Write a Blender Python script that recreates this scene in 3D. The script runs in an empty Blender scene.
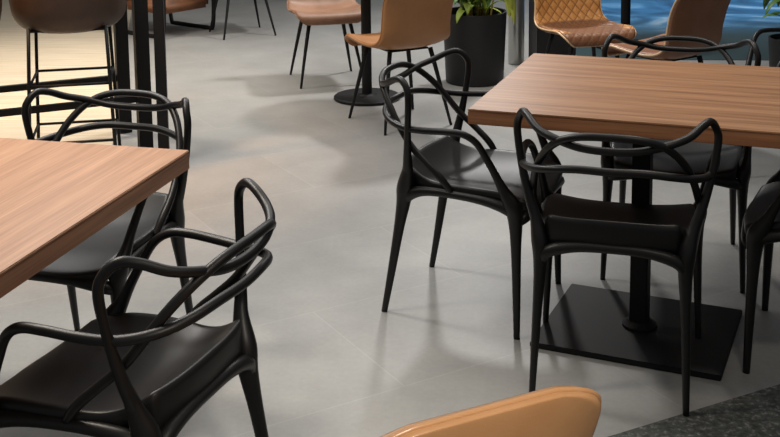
import bpy, bmesh, math, random
from mathutils import Vector, Matrix
S = bpy.context.scene
COL = S.collection
PI = math.pi
random.seed(4)

# ------------------------------------------------------------------ camera
F_PX = 1137.0
cam_d = bpy.data.cameras.new('camera'); cam = bpy.data.objects.new('camera', cam_d); COL.objects.link(cam)
cam_d.sensor_fit = 'HORIZONTAL'; cam_d.sensor_width = 36.0
cam_d.lens = F_PX / 780.0 * 36.0
cam_d.shift_y = -(218.5 + 13.3) / 780.0
cam_d.clip_end = 100
cam.matrix_world = Matrix.Translation((0, 0, 1.612)) @ Matrix.Rotation(PI/2 - 0.139, 4, 'X') @ Matrix.Rotation(-0.011, 4, 'Z')
S.camera = cam

# ------------------------------------------------------------------ world, lights, exposure
w = bpy.data.worlds.new('world'); S.world = w; w.use_nodes = True
w.node_tree.nodes['Background'].inputs[0].default_value = (0.95, 0.97, 1.0, 1)
w.node_tree.nodes['Background'].inputs[1].default_value = 0.18
S.view_settings.view_transform = 'Standard'; S.view_settings.look = 'None'
S.view_settings.gamma = 1; S.view_settings.exposure = 0.0; S.view_settings.use_curve_mapping = False

def spot(name, loc, tgt, power, col, size=1.2, blend=.8, rad=.08):
    d = bpy.data.lights.new(name, 'SPOT'); d.energy = power; d.color = col; d.spot_size = size; d.spot_blend = blend; d.shadow_soft_size = rad
    o = bpy.data.objects.new(name, d); COL.objects.link(o); o.location = loc
    o.rotation_euler = (Vector(tgt) - Vector(loc)).to_track_quat('-Z', 'Y').to_euler(); return o
def area(name, loc, tgt, power, col, sx, sy):
    d = bpy.data.lights.new(name, 'AREA'); d.energy = power; d.color = col; d.shape = 'RECTANGLE'; d.size = sx; d.size_y = sy
    o = bpy.data.objects.new(name, d); COL.objects.link(o); o.location = loc
    o.rotation_euler = (Vector(tgt) - Vector(loc)).to_track_quat('-Z', 'Y').to_euler(); return o
WARM = (1.0, .80, .58); NEUT = (1.0, .97, .93); COOL = (.86, .91, 1.0)
spot('spot_bar_floor', (-2.6, 6.6, 2.9), (-2.4, 6.9, 0), 400, (1.0, .86, .70), 1.5, rad=.2)
spot('spot_bar_warm', (-2.3, 4.7, 2.9), (-1.8, 5.2, 0), 300, (1.0, .50, .18), 1.1, rad=.2)
spot('spot_table_left', (-1.6, 3.0, 2.8), (-1.0, 2.6, .7), 190, (1.0, .88, .74), 1.2, rad=.2)
spot('spot_aisle', (-1.5, 4.6, 2.9), (-.3, 4.2, 0), 140, NEUT, 1.9, rad=.22)
spot('spot_back', (.7, 7.9, 2.9), (-.1, 7.2, 0), 300, (1.0, .97, .95), 2.1, rad=.15)
spot('spot_table_right', (1.25, 4.1, 2.7), (1.0, 3.75, .7), 64, (1.0, .88, .76), 1.15, rad=.2)
spot('spot_quilted', (.9, 5.4, 2.6), (1.1, 6.3, .6), 80, (1.0, .82, .6), .7, rad=.1)
spot('spot_front', (.55, .15, 2.3), (.15, 1.45, .75), 200, (1.0, .9, .78), .6, rad=.12)
spot('spot_ocean', (3.0, 9.0, 2.9), (3.0, 10.5, 0), 250, (.8, .9, 1.0), 2.0, rad=.2)
area('area_ceiling', (-.9, 6.2, 3.1), (-.9, 6.2, 0), 100, NEUT, 3.5, 6)
spot('spot_left_edge', (.9, 1.6, 2.7), (-.5, 2.4, .75), 34, (1.0, .88, .74), .55, rad=.12)
spot('spot_table_edge', (.9, 1.9, 2.7), (.85, 3.2, .75), 32, (1.0, .86, .70), .5, rad=.12)

# ------------------------------------------------------------------ helpers
def mat(name, col, rough=.5, metal=0, build=None, spec=.5):
    m = bpy.data.materials.new(name); m.use_nodes = True; nt = m.node_tree; b = nt.nodes['Principled BSDF']
    b.inputs['Base Color'].default_value = (*col, 1); b.inputs['Roughness'].default_value = rough; b.inputs['Metallic'].default_value = metal
    b.inputs['Specular IOR Level'].default_value = spec
    if build: build(nt, b)
    return m
def N(nt, t, **k):
    n = nt.nodes.new(t)
    for a, v in k.items():
        if a in n.inputs.keys(): n.inputs[a].default_value = v
        else: setattr(n, a, v)
    return n
def coords(nt, scale=(1,1,1), rot=(0,0,0), loc=(0,0,0)):
    tc = N(nt, 'ShaderNodeTexCoord'); mp = N(nt, 'ShaderNodeMapping')
    mp.inputs['Scale'].default_value = scale; mp.inputs['Rotation'].default_value = rot; mp.inputs['Location'].default_value = loc
    nt.links.new(tc.outputs['Object'], mp.inputs[0]); return mp.outputs[0]
def ramp(nt, fac, stops):
    r = N(nt, 'ShaderNodeValToRGB'); e = r.color_ramp.elements
    while len(e) < len(stops): e.new(.5)
    for i, (p, c) in enumerate(stops): e[i].position = p; e[i].color = (*c, 1) if len(c) == 3 else c
    nt.links.new(fac, r.inputs[0]); return r.outputs[0]
def noise(nt, vec, scale, detail=4, rough=.55):
    n = N(nt, 'ShaderNodeTexNoise'); n.inputs['Scale'].default_value = scale; n.inputs['Detail'].default_value = detail; n.inputs['Roughness'].default_value = rough
    nt.links.new(vec, n.inputs['Vector']); return n.outputs['Fac']
def bump(nt, b, h, strength, dist=.01):
    n = N(nt, 'ShaderNodeBump'); n.inputs['Strength'].default_value = strength; n.inputs['Distance'].default_value = dist
    nt.links.new(h, n.inputs['Height']); nt.links.new(n.outputs[0], b.inputs['Normal'])
def mixc(nt, fac, a, bb, mode='MIX'):
    m = N(nt, 'ShaderNodeMix', data_type='RGBA', blend_type=mode)
    if hasattr(fac, 'links'): nt.links.new(fac, m.inputs[0])
    else: m.inputs[0].default_value = fac
    for s, v in ((6, a), (7, bb)):
        if hasattr(v, 'links'): nt.links.new(v, m.inputs[s])
        else: m.inputs[s].default_value = (*v, 1)
    return m.outputs[2]

def b_tiles(nt, b):
    a = math.radians(-30)
    v = coords(nt, rot=(0, 0, a), loc=(0.815, 0.313, 0))
    br = N(nt, 'ShaderNodeTexBrick', offset=0.5); br.inputs['Scale'].default_value = 1
    br.inputs['Brick Width'].default_value = 1.2; br.inputs['Row Height'].default_value = .6; br.inputs['Mortar Size'].default_value = .002
    br.inputs['Mortar Smooth'].default_value = .3
    br.inputs['Color1'].default_value = (.305, .303, .29, 1); br.inputs['Color2'].default_value = (.335, .333, .32, 1); br.inputs['Mortar'].default_value = (.385, .38, .365, 1)
    nt.links.new(v, br.inputs['Vector'])
    v2 = coords(nt)
    n1 = ramp(nt, noise(nt, v2, 1.9, 8, .68), [(.3, (.82,.82,.815)), (.7, (1.10,1.10,1.10))])
    n2 = ramp(nt, noise(nt, v2, 60, 3, .6), [(.3, (.95,.95,.95)), (.7, (1.04,1.04,1.04))])
    c = mixc(nt, 1, mixc(nt, 1, br.outputs['Color'], n1, 'MULTIPLY'), n2, 'MULTIPLY')
    nt.links.new(c, b.inputs['Base Color'])
    bump(nt, b, noise(nt, v2, 35, 4), .08, .004)
def b_dark(nt, b):
    v = coords(nt)
    c = ramp(nt, noise(nt, v, 55, 5, .7), [(.35, (.035,.038,.035)), (.55, (.095,.10,.09)), (.68, (.30,.30,.28))])
    nt.links.new(c, b.inputs['Base Color']); bump(nt, b, noise(nt, v, 70, 4), .5, .006)
def b_wood(c1, c2, c3, axis=0):
    def f(nt, b):
        sc = (.9, 24, 24) if axis == 0 else (24, .9, 24)
        v = coords(nt, scale=sc)
        a = noise(nt, v, 1.6, 5, .6)
        c = ramp(nt, a, [(.28, c1), (.5, c2), (.72, c3)])
        fine = ramp(nt, noise(nt, coords(nt, scale=(4, 150, 150) if axis == 0 else (150, 4, 150)), 1, 3), [(.3, (.80,.80,.80)), (.7, (1.12,1.12,1.12))])
        nt.links.new(mixc(nt, 1, c, fine, 'MULTIPLY'), b.inputs['Base Color'])
        bump(nt, b, a, .06, .003)
    return f
def b_leather(c1, c2):
    def f(nt, b):
        v = coords(nt)
        nt.links.new(ramp(nt, noise(nt, v, 6, 5, .6), [(.3, c1), (.7, c2)]), b.inputs['Base Color'])
        bump(nt, b, noise(nt, v, 220, 3), .12, .002)
    return f
def b_quilt(nt, b):
    # diamond stitching: two families of slanted seams in the shell's own coordinates
    tc = N(nt, 'ShaderNodeTexCoord'); sp = N(nt, 'ShaderNodeSeparateXYZ'); nt.links.new(tc.outputs['Object'], sp.inputs[0])
    def M(op, a, bb=None):
        m = N(nt, 'ShaderNodeMath', operation=op)
        for i, q in enumerate((a, bb)):
            if q is None: continue
            if hasattr(q, 'links'): nt.links.new(q, m.inputs[i])
            else: m.inputs[i].default_value = q
        return m.outputs[0]
    L = M('SUBTRACT', sp.outputs['Z'], sp.outputs['Y'])
    p = M('MULTIPLY', sp.outputs['X'], 18.0); q = M('MULTIPLY', L, 11.0)
    s1 = M('ABSOLUTE', M('SUBTRACT', M('FRACT', M('ADD', p, q)), .5)); s2 = M('ABSOLUTE', M('SUBTRACT', M('FRACT', M('SUBTRACT', p, q)), .5))
    d = M('MINIMUM', s1, s2)
    seam = ramp(nt, d, [(.0, (.14,.055,.015)), (.07, (.42,.19,.055)), (.2, (.50,.235,.07))])
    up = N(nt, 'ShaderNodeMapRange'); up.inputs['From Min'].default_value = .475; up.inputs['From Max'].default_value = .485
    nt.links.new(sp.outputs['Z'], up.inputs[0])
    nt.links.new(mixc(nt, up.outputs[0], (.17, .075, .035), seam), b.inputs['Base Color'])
    bump(nt, b, ramp(nt, d, [(0, (0,0,0)), (.35, (1,1,1))]), .35, .008)
def b_ocean(nt, b):
    v = coords(nt, scale=(.55, .8, 1))
    wv = N(nt, 'ShaderNodeTexNoise'); wv.inputs['Scale'].default_value = 1.6; wv.inputs['Detail'].default_value = 4; wv.inputs['Distortion'].default_value = 2.2
    nt.links.new(v, wv.inputs['Vector'])
    c = ramp(nt, wv.outputs['Fac'], [(.34, (.03,.13,.28)), (.48, (.06,.26,.52)), (.58, (.18,.46,.78)), (.68, (.6,.8,.95))])
    tc = N(nt, 'ShaderNodeTexCoord'); sp = N(nt, 'ShaderNodeSeparateXYZ'); nt.links.new(tc.outputs['Object'], sp.inputs[0])
    mr = N(nt, 'ShaderNodeMapRange'); mr.inputs['From Min'].default_value = 8.6; mr.inputs['From Max'].default_value = 9.8
    nt.links.new(sp.outputs['Y'], mr.inputs[0])
    nt.links.new(mixc(nt, mr.outputs[0], (.035, .065, .07), c), b.inputs['Base Color'])

M = {
 'tiles': mat('grey_stone_tiles', (.32,.32,.31), .42, build=b_tiles, spec=.4),
 'darkstone': mat('dark_speckled_stone', (.05,.05,.05), .75, build=b_dark),
 'creamfloor': mat('cream_floor', (.6,.45,.28), .4, build=b_wood((.60,.50,.36), (.70,.60,.45), (.78,.69,.55))),
 'ocean': mat('ocean_pattern_floor', (.1,.3,.6), .35, build=b_ocean),
 'plastic': mat('black_plastic', (.0065,.006,.006), .42, spec=.42),
 'metal': mat('black_powder_coated_metal', (.006,.006,.0065), .6, spec=.3),
 'wood': mat('walnut_laminate', (.3,.14,.07), .38, build=b_wood((.22,.10,.04), (.35,.172,.078), (.45,.24,.12))),
 'woodB': mat('walnut_laminate_lengthwise', (.3,.14,.07), .38, build=b_wood((.32,.16,.08), (.42,.22,.12), (.50,.28,.16), 1)),
 'edgeband': mat('walnut_edge_band', (.22,.08,.035), .45, build=b_wood((.30,.11,.04), (.46,.19,.08), (.56,.26,.12))),
 'edgebandB': mat('walnut_edge_band_lengthwise', (.22,.08,.035), .45, build=b_wood((.20,.085,.045), (.36,.17,.09), (.46,.25,.14), 1)),
 'tan': mat('tan_leather', (.36,.16,.05), .38, build=b_leather((.34,.145,.045), (.42,.185,.062))),
 'camel': mat('glossy_camel_leather', (.45,.23,.10), .3, build=b_leather((.40,.20,.085), (.48,.26,.12))),
 'suede': mat('worn_brown_leather', (.25,.13,.07), .5, build=b_leather((.20,.095,.05), (.32,.18,.11))),
 'brown': mat('brown_leather', (.24,.10,.045), .5, build=b_leather((.21,.085,.038), (.28,.12,.055))),
 'darkbrown': mat('dark_brown_leather', (.06,.03,.018), .5, build=b_leather((.05,.028,.018), (.07,.038,.024))),
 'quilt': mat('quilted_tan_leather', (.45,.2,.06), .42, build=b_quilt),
 'pipe': mat('pale_piping', (.62,.42,.24), .4),
  'pot': mat('black_planter', (.006,.0065,.008), .5),
 'soil': mat('potting_soil', (.05,.03,.018), .95),
 'leaf': mat('green_leaf', (.07,.16,.03), .45, build=b_leather((.04,.11,.02), (.11,.22,.04))),
 'leafy': mat('yellow_green_leaf', (.32,.40,.05), .45, build=b_leather((.22,.34,.04), (.42,.48,.08))),
 'stemy': mat('yellow_stem', (.38,.30,.07), .5),
 'steel': mat('grey_satin_steel', (.42,.42,.40), .28, metal=.7),
 'wall': mat('grey_plaster', (.22,.21,.20), .8, build=b_leather((.20,.195,.185), (.24,.23,.22))),
}

def link(name, me, m, parent=None, smooth=True):
    o = bpy.data.objects.new(name, me); COL.objects.link(o)
    if m: me.materials.append(M[m])
    if smooth:
        for p in me.polygons: p.use_smooth = True
    if parent: o.parent = parent
    return o
def obj(name, bm, m, parent=None, smooth=True, angle=None):
    bmesh.ops.recalc_face_normals(bm, faces=bm.faces)
    me = bpy.data.meshes.new(name); bm.to_mesh(me); bm.free()
    o = link(name, me, m, parent, smooth)
    if smooth and angle: me.set_sharp_from_angle(angle=math.radians(angle))
    return o
def thing(name, label, cat, loc=(0,0,0), rz=0, group=None):
    o = bpy.data.objects.new(name, None); COL.objects.link(o); o.location = loc; o.rotation_euler = (0,0,rz); o.empty_display_size = .1
    o['label'] = label; o['category'] = cat
    if group: o['group'] = group
    return o
def struct(o): o['kind'] = 'structure'; return o
def dup(root, loc, rz, label, group=None):
    r = root.copy(); COL.objects.link(r); r.location = loc; r.rotation_euler = (0,0,rz); r['label'] = label
    if group: r['group'] = group
    for ch in list(root.children):
        c = ch.copy(); COL.objects.link(c); c.parent = r
        for g in ch.children:
            d = g.copy(); COL.objects.link(d); d.parent = c
    return r

def catmull(P, n=6, closed=False):
    P = [Vector(p) for p in P]; out = []; m = len(P)
    segs = m if closed else m - 1
    for i in range(segs):
        if closed: p0, p1, p2, p3 = P[i-1], P[i], P[(i+1) % m], P[(i+2) % m]
        else: p0 = P[i-1] if i else P[0]*2-P[1]; p1 = P[i]; p2 = P[i+1]; p3 = P[i+2] if i+2 < m else P[-1]*2-P[-2]
        for k in range(n):
            t = k/n
            out.append(.5*((2*p1) + (p2-p0)*t + (2*p0-5*p1+4*p2-p3)*t*t + (3*p1-p0-3*p2+p3)*t**3))
    if not closed: out.append(P[-1].copy())
    return out
def tube(bm, P, R, n=6, seg=10, flat=1.0, closed=False, ref=None):
    """smooth tube through P; R one radius or one per point; flat squeezes one axis"""
    if not hasattr(R, '__len__'): R = [R]*len(P)
    C = catmull(P, n, closed); RR = [v.x for v in catmull([(r,0,0) for r in R], n, closed)]
    m = len(C); rings = []; up = Vector(ref) if ref else Vector((.13,.2,1)).normalized()
    prev = None
    for i, c in enumerate(C):
        t = (C[(i+1) % m] - C[i-1]) if closed else (C[min(i+1, m-1)] - C[max(i-1, 0)])
        t.normalize()
        if prev is None or ref: a = up - t*up.dot(t)
        else: a = prev - t*prev.dot(t)
        if a.length < 1e-4: a = Vector((1,0,0)) - t*t.x
        a.normalize(); prev = a; b = t.cross(a)
        rings.append([bm.verts.new(c + (a*math.cos(k*2*PI/seg)*flat + b*math.sin(k*2*PI/seg))*RR[i]) for k in range(seg)])
    for i in range(m if closed else m-1):
        r, q = rings[i], rings[(i+1) % m]
        for k in range(seg): bm.faces.new((r[k], r[(k+1)%seg], q[(k+1)%seg], q[k]))
    if not closed:
        bm.faces.new(rings[0]); bm.faces.new(rings[-1])
def box(bm, c, s, rz=0, bev=0):
    r = bmesh.ops.create_cube(bm, size=1); vs = r['verts']
    bmesh.ops.scale(bm, vec=s, verts=vs)
    if bev: 
        es = list({e for v in vs for e in v.link_edges}); rr = bmesh.ops.bevel(bm, geom=es, offset=bev, segments=2, affect='EDGES'); vs = list({v for f in rr['faces'] for v in f.verts} | {v for v in vs if v.is_valid})
    bmesh.ops.rotate(bm, cent=(0,0,0), matrix=Matrix.Rotation(rz, 3, 'Z'), verts=vs); bmesh.ops.translate(bm, vec=c, verts=vs)
def lathe(bm, prof, seg=32, c=(0,0,0)):
    rings = [[bm.verts.new((c[0]+r*math.cos(k*2*PI/seg), c[1]+r*math.sin(k*2*PI/seg), c[2]+z)) for k in range(seg)] for r, z in prof]
    for a, b in zip(rings, rings[1:]):
        for k in range(seg): bm.faces.new((a[k], a[(k+1)%seg], b[(k+1)%seg], b[k]))
    bm.faces.new(rings[0]); bm.faces.new(rings[-1])
def poly_slab(name, pts, z0, z1, m):
    bm = bmesh.new(); lo = [bm.verts.new((x,y,z0)) for x,y in pts]; hi = [bm.verts.new((x,y,z1)) for x,y in pts]
    bm.faces.new(lo); bm.faces.new(hi); n = len(pts)
    for i in range(n): bm.faces.new((lo[i], lo[(i+1)%n], hi[(i+1)%n], hi[i]))
    return struct(obj(name, bm, m, smooth=False))

# ------------------------------------------------------------------ the setting
poly_slab('floor', [(-6,-1.5),(7,-1.5),(7,13),(-6,13)], -.1, 0, 'tiles')
d = Vector((.546, .273)).normalized(); q = Vector((.572, 2.829)); n_ = Vector((d.y, -d.x))
A0 = q - d*1.25; A1 = q + d*6
B1 = A1 + n_*4; B0 = A0 + n_*4
poly_slab('floor', [tuple(A0), tuple(B0), tuple(B1), tuple(A1)], -.02, .003, 'darkstone')
poly_slab('floor', [(-6,4.7),(-1.30,4.7),(-1.46,5.8),(-1.90,7.9),(-2.15,9.2),(-2.9,13),(-6,13)], -.02, .003, 'creamfloor')  # cream, finely streaked floor zone under the bar stools
poly_slab('floor', [(1.30,7.75),(7,7.35),(7,13),(1.75,13)], -.02, .003, 'ocean')
for nm, c, s in (('wall_left', (-6,5.7,1.6),(.1,14.6,3.4)), ('wall_right', (7,5.7,1.6),(.1,14.6,3.4)), ('wall_back', (.5,13,1.6),(13,.1,3.4))):
    bm = bmesh.new(); box(bm, c, s); struct(obj(nm, bm, 'wall', smooth=False))

# ------------------------------------------------------------------ woven-back plastic armchair
def seat_z(x, y):
    z = .452
    b = max(0, (-y-.06)/.15); z += .075*min(b,1.25)**2
    z += .028*(abs(x)/.23)**3 * (1 - .3*max(0,y)/.23)
    if y > .10: z -= .022*((y-.10)/.13)**2
    z -= .012*math.exp(-((x/.15)**2+((y-.0)/.15)**2))
    return z
def make_woven_chair(label):
    root = thing('woven_back_armchair', label, 'chair', group='black armchairs at the walnut tables')
    # seat: rounded square shell, turned up at the back
    bm = bmesh.new(); nu, nv = 20, 22; g = []
    for j in range(nv+1):
        row = []
        for i in range(nu+1):
            u = i/nu*2-1; v = j/nv*2-1
            # square -> rounded square
            k = .80
            x_ = u*math.sqrt(1-k*v*v*.34); y_ = v*math.sqrt(1-k*u*u*.20)
            y = .018 + y_*.234; wx = .216 + .026*(y+.2)/.42
            x = x_*wx*1.0
            row.append(bm.verts.new((x, y, seat_z(x, y))))
        g.append(row)
    for j in range(nv):
        for i in range(nu): bm.faces.new((g[j][i], g[j][i+1], g[j+1][i+1], g[j+1][i]))
    per = [g[0][i] for i in range(nu)] + [g[j][nu] for j in range(nv)] + [g[nv][i] for i in range(nu,0,-1)] + [g[j][0] for j in range(nv,0,-1)]
    prev = per
    for t_ in (.5, 1):
        cur = []
        for v in per:
            zb = min(v.co.z-.006, .426 - .024*max(0, min(1, (v.co.y-.12)/.1)))
            cur.append(bm.verts.new((v.co.x*(1-.012*t_), v.co.y*(1-.012*t_), v.co.z+(zb-v.co.z)*t_)))
        for k in range(len(per)): bm.faces.new((prev[k], prev[(k+1)%len(per)], cur[(k+1)%len(per)], cur[k]))
        prev = cur
    s = obj('seat', bm, 'plastic', root)
    md = s.modifiers.new('solid', 'SOLIDIFY'); md.thickness = .014; md.offset = -1
    md = s.modifiers.new('bevel', 'SUBSURF'); md.levels = 1; md.render_levels = 1
    # apron under the seat: arches between the legs
    bm = bmesh.new()
    FL, RL = Vector((.222,.205,0)), Vector((.196,-.185,0))
    for sx in (-1, 1):
        tube(bm, [(sx*.229,.208,.37),(sx*.230,.180,.415),(sx*.230,.10,.436),(sx*.226,0,.442),(sx*.218,-.10,.440),(sx*.207,-.165,.420),(sx*.202,-.200,.37)], [.008,.019,.016,.014,.016,.020,.008], seg=8)
    tube(bm, [(-.228,.209,.37),(-.196,.222,.392),(-.10,.236,.406),(0,.241,.409),(.10,.236,.406),(.196,.222,.392),(.228,.209,.37)], [.008,.020,.016,.015,.016,.020,.008], seg=8)
    tube(bm, [(-.202,-.205,.37),(-.178,-.205,.415),(-.10,-.209,.436),(0,-.212,.440),(.10,-.209,.436),(.178,-.205,.415),(.202,-.205,.37)], [.008,.019,.016,.014,.016,.019,.008], seg=8)
    obj('apron', bm, 'plastic', root)
    for sx in (-1, 1):
        bm = bmesh.new()
        tube(bm, [(sx*.248,.136,.54),(sx*.240,.165,.48),(sx*.231,.192,.43),(sx*.228,.200,.38),(sx*.230,.203,.29),(sx*.235,.207,.14),(sx*.240,.210,0)], [.0112,.018,.029,.0235,.0172,.0135,.0105], seg=12, flat=.85, ref=(1,0,0)); obj('leg', bm, 'plastic', root)
        bm = bmesh.new()
        tube(bm, [(sx*.240,-.160,.57),(sx*.220,-.171,.505),(sx*.204,-.186,.44),(sx*.201,-.196,.38),(sx*.204,-.212,.29),(sx*.209,-.238,.14),(sx*.213,-.264,0)], [.0112,.019,.030,.024,.0178,.0138,.0105], seg=12, flat=.85, ref=(1,0,0)); obj('leg', bm, 'plastic', root)
    def sym(half): return [(-x,y,z) for x,y,z in reversed(half) if x > 1e-6] + list(half)
    r = .0112
    # broad flaring rail with two ears
    half = [(0,-.312,.748),(.08,-.306,.752),(.15,-.288,.768),(.203,-.252,.784),(.236,-.208,.806),(.256,-.175,.811),(.271,-.150,.788),(.278,-.142,.75),(.265,-.150,.66),(.241,-.162,.565),(.213,-.175,.485)]
    bm = bmesh.new(); P = sym(half); tube(bm, P, [.017,.014]+[r]*(len(P)-4)+[.014,.017], seg=10, flat=1.0); obj('flared_back_rail', bm, 'plastic', root)
    # tall arch that dives forward to the seat sides
    half = [(0,-.325,.790),(.07,-.320,.787),(.125,-.303,.772),(.165,-.275,.742),(.195,-.240,.70),(.215,-.203,.65),(.228,-.155,.59),(.236,-.10,.54),(.234,-.05,.495),(.226,-.015,.45)]
    bm = bmesh.new(); P = sym(half); tube(bm, P, [.010,.012]+[r]*(len(P)-4)+[.012,.010], seg=10); obj('arched_back_rail', bm, 'plastic', root)
    # low rail sweeping into the armrests and down to the seat
    half = [(0,-.302,.688),(.09,-.295,.688),(.165,-.272,.677),(.22,-.230,.664),(.256,-.165,.655),(.272,-.09,.657),(.277,-.01,.662),(.275,.045,.658),(.267,.085,.632),(.256,.115,.58),(.245,.145,.52),(.235,.175,.45)]
    bm = bmesh.new(); P = sym(half); tube(bm, P, [.016,.013]+[r]*(len(P)-4)+[.013,.016], seg=10); obj('armrest_rail', bm, 'plastic', root)
    return root
chairA = make_woven_chair('black woven-back armchair at left end of right table, standing clear on open floor')
chairA.location = (.297, 3.726, 0); chairA.rotation_euler = (0,0,-1.993)
dup(chairA, (.668,3.245,0), -.275, 'black woven-back armchair seen from behind at near side of right table')
dup(chairA, (1.040,4.029,0), 2.862, 'black woven-back armchair at far side of right table, mostly behind the tabletop')
dup(chairA, (1.334,3.31,0), 1.144, 'black armchair cut off by right picture edge, at right end of right table')
dup(chairA, (-.907,3.204,0), 2.839, 'black woven-back armchair at far end of left table, facing the viewer')
dup(chairA, (-.588,2.338,0), 1.212, 'nearest black woven-back armchair, at the long side of left table in the lower left corner')

# ------------------------------------------------------------------ walnut tables on black pedestals
def make_table(name_label, cx, cy, rz, L, W, H, T, ax, group):
    t = thing('dining_table', name_label, 'table', (cx, cy, 0), rz, group)
    wd, ed = ('wood', 'edgeband') if ax == 0 else ('woodB', 'edgebandB')
    bm = bmesh.new(); box(bm, (0,0,H-T*.07), (L, W, T*.14), bev=.002); top = obj('tabletop', bm, wd, t, angle=30)
    bm = bmesh.new(); box(bm, (0,0,H-T*.14-T*.43), (L-.001, W-.001, T*.86), bev=.002); obj('edge_band', bm, ed, top, angle=30)
    return t
tA = make_table('square-edged walnut table on the right, black pedestal on a floor plate', 0,0,0, 1.02,.905,.76,.047,0,'walnut dining tables')
a = -.348; FLc = Vector((.232, 3.381)); ux = Vector((math.cos(a), math.sin(a))); uy = Vector((-math.sin(a), math.cos(a)))
cA = FLc + ux*.51 + uy*.4525
tA.location = (cA.x, cA.y, 0); tA.rotation_euler = (0,0,a)
def pedestal(t, off, rz, bw, bd, r=.028):
    bm = bmesh.new(); box(bm, (off[0], off[1], .009), (bw, bd, .018), rz, .003); obj('base_plate', bm, 'metal', t, angle=30)
    bm = bmesh.new(); box(bm, (off[0], off[1], .36), (r*2, r*2, .69), rz, .004); obj('column', bm, 'metal', t, angle=30)
    bm = bmesh.new(); lathe(bm, [(.055,.018),(.055,.026),(.042,.034),(.038,.040)], 20, (off[0],off[1],0)); obj('column_flange', bm, 'metal', t, angle=30)
    bm = bmesh.new(); box(bm, (off[0], off[1], .705), (.40, .07, .018), rz, .003); box(bm, (off[0], off[1], .705), (.07, .40, .018), rz, .003); obj('top_bracket', bm, 'metal', t, angle=30)
pc = Vector((.79, 3.47)) - cA
off = (pc.dot(ux), pc.dot(uy)); pedestal(tA, off, math.radians(-24)-a, .58, .50)
aB = -.257; BR = Vector((-.544, 2.966)); ux = Vector((math.cos(aB), math.sin(aB))); uy = Vector((-math.sin(aB), math.cos(aB)))
cB = BR - ux*.43 - uy*.60
tB = make_table('walnut table in the left foreground with one corner in view', cB.x, cB.y, aB, .86, 1.20, .76, .052, 1, 'walnut dining tables')
pedestal(tB, (-.05,-.05), 0, .45, .55)

# ------------------------------------------------------------------ leather shell chairs
PROF = [(.235,.405,.165),(.238,.43,.20),(.215,.456,.222),(.12,.450,.236),(.0,.440,.238),(-.10,.440,.232),(-.165,.462,.222),(-.205,.515,.212),(-.232,.59,.208),(-.252,.67,.212),(-.270,.735,.214),(-.280,.775,.208),(-.286,.803,.190),(-.289,.820,.160),(-.290,.830,.115)]
def make_shell_chair(name, label, leather, group, legm='metal', pipem=None, dz=0, spread=1.0):
    root = thing(name, label, 'chair', group=group)
    P = [Vector(p) for p in PROF]; C = catmull(P, 3); nu = 18
    bm = bmesh.new(); rows = []
    for c in C:
        y, z, wd = c; row = []; nu = 22
        back = min(1, max(0, (z-.46)/.12)) if y < 0 else 0
        for i in range(nu+1):
            u = i/nu*2-1; e = min(1, abs(u*wd)/(.214 if y < 0 else .236))**2.6
            yy = y + back*.042*e*(1 - .7*max(0,(z-.68)/.15)); zz = z + (1-back)*.028*e*(1 if y<.2 else .3)
            if z > .77: zz -= .012*min(1, abs(u*wd)/.2)**3*(z-.77)/.06
            row.append(bm.verts.new((u*wd, yy, zz+dz)))
        rows.append(row)
    for a_, b_ in zip(rows, rows[1:]):
        for i in range(nu): bm.faces.new((a_[i], a_[i+1], b_[i+1], b_[i]))
    edge = [r[0].co.copy() for r in rows] + [v.co.copy() for v in rows[-1][1:-1]] + [r[-1].co.copy() for r in reversed(rows)] + [v.co.copy() for v in reversed(rows[0][1:-1])]
    s = obj('shell', bm, leather, root)
    md = s.modifiers.new('solid', 'SOLIDIFY'); md.thickness = .026; md.offset = 0; 
    md = s.modifiers.new('sub', 'SUBSURF'); md.levels = 1; md.render_levels = 1
    bm = bmesh.new(); tube(bm, [e for e in edge[::2]], .0055 if pipem else .0045, n=2, seg=6, closed=True); obj('piping', bm, pipem or leather, s)
    bm = bmesh.new()
    box(bm, (0,.0,.424+dz), (.24,.24,.010), bev=.003); obj('seat_mount', bm, 'metal', root, angle=30)
    for sx in (-1,1):
        for sy in (-1,1):
            bm = bmesh.new(); tube(bm, [(sx*.125,sy*.125,.425+dz),(sx*.165,sy*.165,.22+dz/2),(sx*.205*spread,sy*.21*spread,0)], [.0135,.011,.0075] if legm=='metal' else [.02,.018,.013], n=3, seg=8); obj('leg', bm, legm, root)
    return root
tan = make_shell_chair('leather_shell_chair', 'tan leather shell chair seen from behind beside round black table base', 'tan', None)
tan.location = (.045, 6.13, 0); tan.rotation_euler = (0,0,.50)
t = make_shell_chair('leather_shell_chair', 'brown leather chair facing the viewer beyond the round black base', 'suede', None); t.location = (-.415,7.21,0); t.rotation_euler = (0,0,PI+.24)
t = make_shell_chair('leather_shell_chair', 'slim-legged chair at top left, only its black legs in view', 'brown', None); t.location = (-1.18,8.92,0); t.rotation_euler = (0,0,-1.15)
t = make_shell_chair('leather_shell_chair', 'camel leather chair in the foreground, only its rounded back top visible', 'camel', None); t.location = (.0,1.71,0); t.rotation_euler = (0,0,.45)
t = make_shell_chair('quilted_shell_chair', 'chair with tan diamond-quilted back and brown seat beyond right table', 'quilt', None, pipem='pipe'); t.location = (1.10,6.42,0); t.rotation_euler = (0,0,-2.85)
t = make_shell_chair('leather_shell_chair', 'brown leather chair with pale piping, back turned, behind right table', 'brown', None, pipem='pipe'); t.location = (1.42,5.80,0); t.rotation_euler = (0,0,.62)

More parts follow.
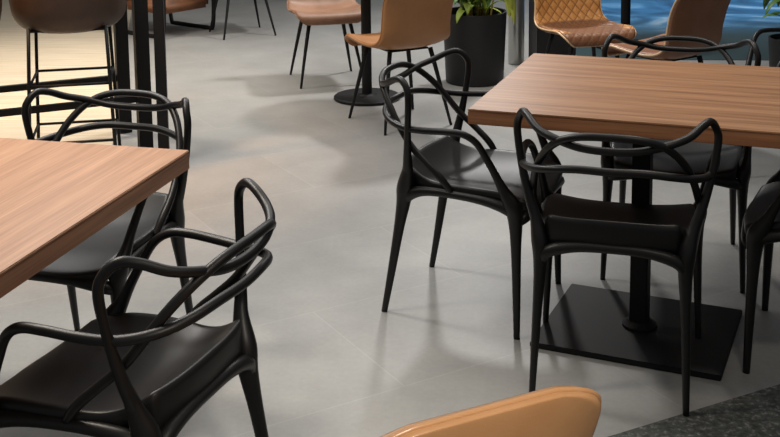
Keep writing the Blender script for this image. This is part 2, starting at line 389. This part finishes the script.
# small round tables further back
def round_table(label, x, y, r=.30, br=.20, pr=.03):
    t = thing('pedestal_table', label, 'table', (x,y,0))
    bm = bmesh.new(); lathe(bm, [(br-.01,0),(br,.004),(br,.016),(br-.008,.022),(.06,.026),(.05,.034)], 40); obj('base_disc', bm, 'metal', t, angle=35)
    bm = bmesh.new(); lathe(bm, [(pr,.02),(pr,.71)], 20); obj('column', bm, 'metal', t, angle=35)
    bm = bmesh.new(); lathe(bm, [(r-.004,.715),(r,.719),(r,.746),(r-.004,.75)], 48); obj('tabletop', bm, 'wood', t, angle=35)
    return t
round_table('small pedestal table with round black floor disc between the tan chairs', -.145, 6.68)
round_table('black pedestal table behind the right table beside the quilted chair', 1.72, 8.2, .36, .22, .035)

# ------------------------------------------------------------------ planter and neighbours
t = thing('planter', 'black cylindrical floor planter behind the open black armchair', 'planter', (.535,7.12,0))
bm = bmesh.new(); lathe(bm, [(.176,0),(.184,.006),(.203,.45),(.203,.455),(.19,.455),(.185,.415)], 48); obj('pot', bm, 'pot', t, angle=35)
bm = bmesh.new(); lathe(bm, [(.184,.405),(.186,.415)], 32); obj('soil', bm, 'soil', t, angle=35)
def leaf(bm, base, az, L, Wd, droop, lift):
    nrow = 9; rows = []
    dr = Vector((math.cos(az), math.sin(az), 0)); sd = Vector((-dr.y, dr.x, 0))
    p = Vector(base); ang = lift
    for i in range(nrow):
        t_ = i/(nrow-1); wv = Wd*math.sin(PI*min(1, .06+t_*.94))**.75*(1-.25*t_)
        rows.append((bm.verts.new(p - sd*wv + Vector((0,0,wv*.25))), bm.verts.new(p), bm.verts.new(p + sd*wv + Vector((0,0,wv*.25)))))
        p = p + (dr*math.cos(ang) + Vector((0,0,math.sin(ang))))*L/(nrow-1); ang -= droop/(nrow-1)
    for a_, b_ in zip(rows, rows[1:]):
        bm.faces.new((a_[0],a_[1],b_[1],b_[0])); bm.faces.new((a_[1],a_[2],b_[2],b_[1]))
pl = thing('leafy_plant', 'green plant with yellow-green drooping leaf growing in the black planter', 'plant', (.535,7.12,.41))
bm = bmesh.new()
for i in range(26): leaf(bm, (random.uniform(-.08,.08), random.uniform(-.08,.08), random.uniform(.03,.25)), random.uniform(0, 2*PI), random.uniform(.22,.38), random.uniform(.025,.045), random.uniform(1.2,2.6), random.uniform(.7,1.3))
o = obj('foliage', bm, 'leaf', pl); md = o.modifiers.new('s','SOLIDIFY'); md.thickness=.0015
bm = bmesh.new()
for i in range(10): leaf(bm, (random.uniform(-.08,.08), random.uniform(-.12,.0), random.uniform(.0,.10)), random.uniform(-PI,0), random.uniform(.14,.24), random.uniform(.015,.03), random.uniform(1.0,2.4), random.uniform(.6,1.3))
leaf(bm, (.155,-.12,.25), -1.1, .26, .042, 1.3, -.6); 
leaf(bm, (.17,-.13,.22), -.9, .26, .034, .9, -.8)
o = obj('yellow_leaves', bm, 'leafy', pl); md = o.modifiers.new('s','SOLIDIFY'); md.thickness=.0015
bm = bmesh.new()
for i in range(12):
    x, y = random.uniform(-.10,.10), random.uniform(-.13,.06); tube(bm, [(x,y,0),(x*1.2,y*1.2,.14),(x*1.6+.02,y*1.5,.32)], [.007,.006,.004], n=3, seg=6)
obj('stems', bm, 'stemy', pl)
bm = bmesh.new(); lathe(bm, [(.05,0),(.055,.01),(.055,.80),(.05,.81)], 28, (0,0,0)); o = obj('grey_cylinder', bm, 'steel', angle=35); o.name = 'steel_cylinder'; o.location = (.86,7.65,0)  # plain grey metal cylinder standing on the floor, purpose unknown
o['label'] = 'grey satin steel cylinder standing between black planter and black pillar'; o['category'] = 'cylinder'
bm = bmesh.new(); box(bm, (0,0,.75), (.26,.26,1.5), 0, .006); o = obj('square_pillar', bm, 'pot', angle=35); o.location = (1.075,7.45,0); o.rotation_euler = (0,0,.1)
o['label'] = 'dark square pillar behind the quilted tan chair'; o['category'] = 'pillar'

# leaves at the right edge
t = thing('leafy_plant', 'green plant reaching in at the top right picture edge', 'plant', (2.42,6.7,0))
bm = bmesh.new(); lathe(bm, [(.12,0),(.13,.01),(.15,.34),(.14,.34),(.135,.31)], 32); obj('pot', bm, 'pot', t, angle=35)
bm = bmesh.new()
for i in range(26): leaf(bm, (random.uniform(-.05,.05), random.uniform(-.05,.05), random.uniform(.32,.6)), random.uniform(0, 2*PI), random.uniform(.2,.34), random.uniform(.03,.05), random.uniform(1.3,2.4), random.uniform(.4,1.2))
o = obj('foliage', bm, 'leaf', t); md = o.modifiers.new('s','SOLIDIFY'); md.thickness=.0015
# chair behind the right table
dup(chairA, (1.88,4.95,0), 2.1, 'black armchair at right picture edge beyond the right table, low dark rails only')

# ------------------------------------------------------------------ bar stools and high tables on the left
def make_stool(label, leather='darkbrown', group='high stools with dark brown bucket seats'):
    root = thing('bar_stool', label, 'stool', group=group)
    bm = bmesh.new(); rows = []; nu = 28
    prof = [(0,.715),(.12,.712),(.19,.725),(.225,.76),(.238,.82),(.243,.90),(.240,.95)]
    C = catmull([(r_*1.0,0,z_) for r_, z_ in prof], 3)
    for c in C:
        row = []
        for i in range(nu):
            a_ = i/nu*2*PI; f = .5-.5*math.sin(a_)      # 1 at the back (-y)
            zz = c.z if c.z < .74 else .74 + (c.z-.74)*(.25+.75*min(1,f*1.5))
            row.append(bm.verts.new((c.x*math.cos(a_), c.x*.92*math.sin(a_), zz)))
        rows.append(row)
    for a_, b_ in zip(rows[1:], rows[2:]):
        for i in range(nu): bm.faces.new((a_[i], a_[(i+1)%nu], b_[(i+1)%nu], b_[i]))
    bm.faces.new(rows[1]); 
    for v in rows[0]: bm.verts.remove(v)
    s = obj('bucket_seat', bm, leather, root); md = s.modifiers.new('s','SOLIDIFY'); md.thickness=.03; md.offset=1
    bm = bmesh.new(); 
    for sx in (-1,1): 0
    box(bm, (0,0,.703), (.34,.32,.012), bev=.003); obj('seat_support', bm, 'metal', root, angle=30)
    for sx in (-1,1):
        for sy in (-1,1):
            bm = bmesh.new(); tube(bm, [(sx*.172,sy*.165,.72),(sx*.185,sy*.185,.35),(sx*.197,sy*.205,0)], .0085, n=2, seg=8); obj('leg', bm, 'metal', root)
    k = .165
    for z, kk in ((.45,.180),(.18,.190)):
        bm = bmesh.new(); P=[(-kk,-kk,z),(kk,-kk,z),(kk,kk,z),(-kk,kk,z)]
        for a_, b_ in zip(P, P[1:]+P[:1]): tube(bm, [a_, b_], .0065, n=1, seg=8)
        obj('foot_rail', bm, 'metal', root)
    return root
st = make_stool('dark brown bucket bar stool at the upper left, whole seat underside in view'); st.location = (-1.52,5.32,0); st.rotation_euler = (0,0,.20)
dup(st, (-2.03,5.05,0), .30, 'dark brown bucket bar stool cut off by left picture edge')
def high_table(label, x, y, rz, L, W, post, legs, rail=None):
    t = thing('high_table', label, 'table', (x,y,0), rz)
    bm = bmesh.new(); box(bm, (-L/2+.05, -.262, 1.06), (L, W, .04), bev=.003); obj('tabletop', bm, 'wood', t, angle=30)
    for lx, ly in legs:
        bm = bmesh.new(); box(bm, (lx, ly, .52), (post, post, 1.04), bev=.003); obj('leg', bm, 'metal', t, angle=30)
    if rail:
        bm = bmesh.new()
        for (p, q_) in rail:
            c = (Vector(p)+Vector(q_))/2; dd = Vector(q_)-Vector(p); box(bm, c, (max(abs(dd.x),.032), max(abs(dd.y),.032), .032), bev=.002)
        obj('foot_rail', bm, 'metal', t, angle=30)
    return t
high_table('black-legged high table between the bar stools with thick foot rail', -1.44, 5.98, .42, 1.5, .62, .066, [(0,0),(-1.4,0),(0,-.525),(-1.4,-.525)], [((0,0,.30),(-1.4,0,.30)),((0,-.525,.30),(-1.4,-.525,.30))])
t = thing('slim_post', 'slim dark square post just right of the bar stools, rightmost of the dark uprights', 'post', (-1.10,5.33,0), .1)
bm = bmesh.new(); box(bm, (0,0,1.1), (.05,.05,2.2), bev=.003); obj('shaft', bm, 'metal', t, angle=30)
bm = bmesh.new(); box(bm, (0,0,.006), (.14,.14,.012), bev=.002); obj('foot_plate', bm, 'metal', t, angle=30)

# low lounge chair with sled frame, far left
t = thing('lounge_chair', 'brown low lounge chair with black sled frame far behind the left table', 'chair', (-1.80,9.05,0), .9)
bm = bmesh.new(); box(bm, (0,0,.24), (.5,.5,.10), bev=.03); obj('seat', bm, 'brown', t)
bm = bmesh.new(); box(bm, (-.02,.24,.49), (.5,.09,.42), bev=.03); obj('backrest', bm, 'brown', t)
for sx in (-1,1):
    bm = bmesh.new(); tube(bm, [(sx*.26,-.26,.5),(sx*.26,-.27,.25),(sx*.26,-.25,.03),(sx*.26,-.18,.016),(sx*.26,.18,.016),(sx*.26,.25,.03),(sx*.26,.27,.25),(sx*.26,.26,.5)], .017, n=4, seg=8); obj('sled_frame', bm, 'metal', t)
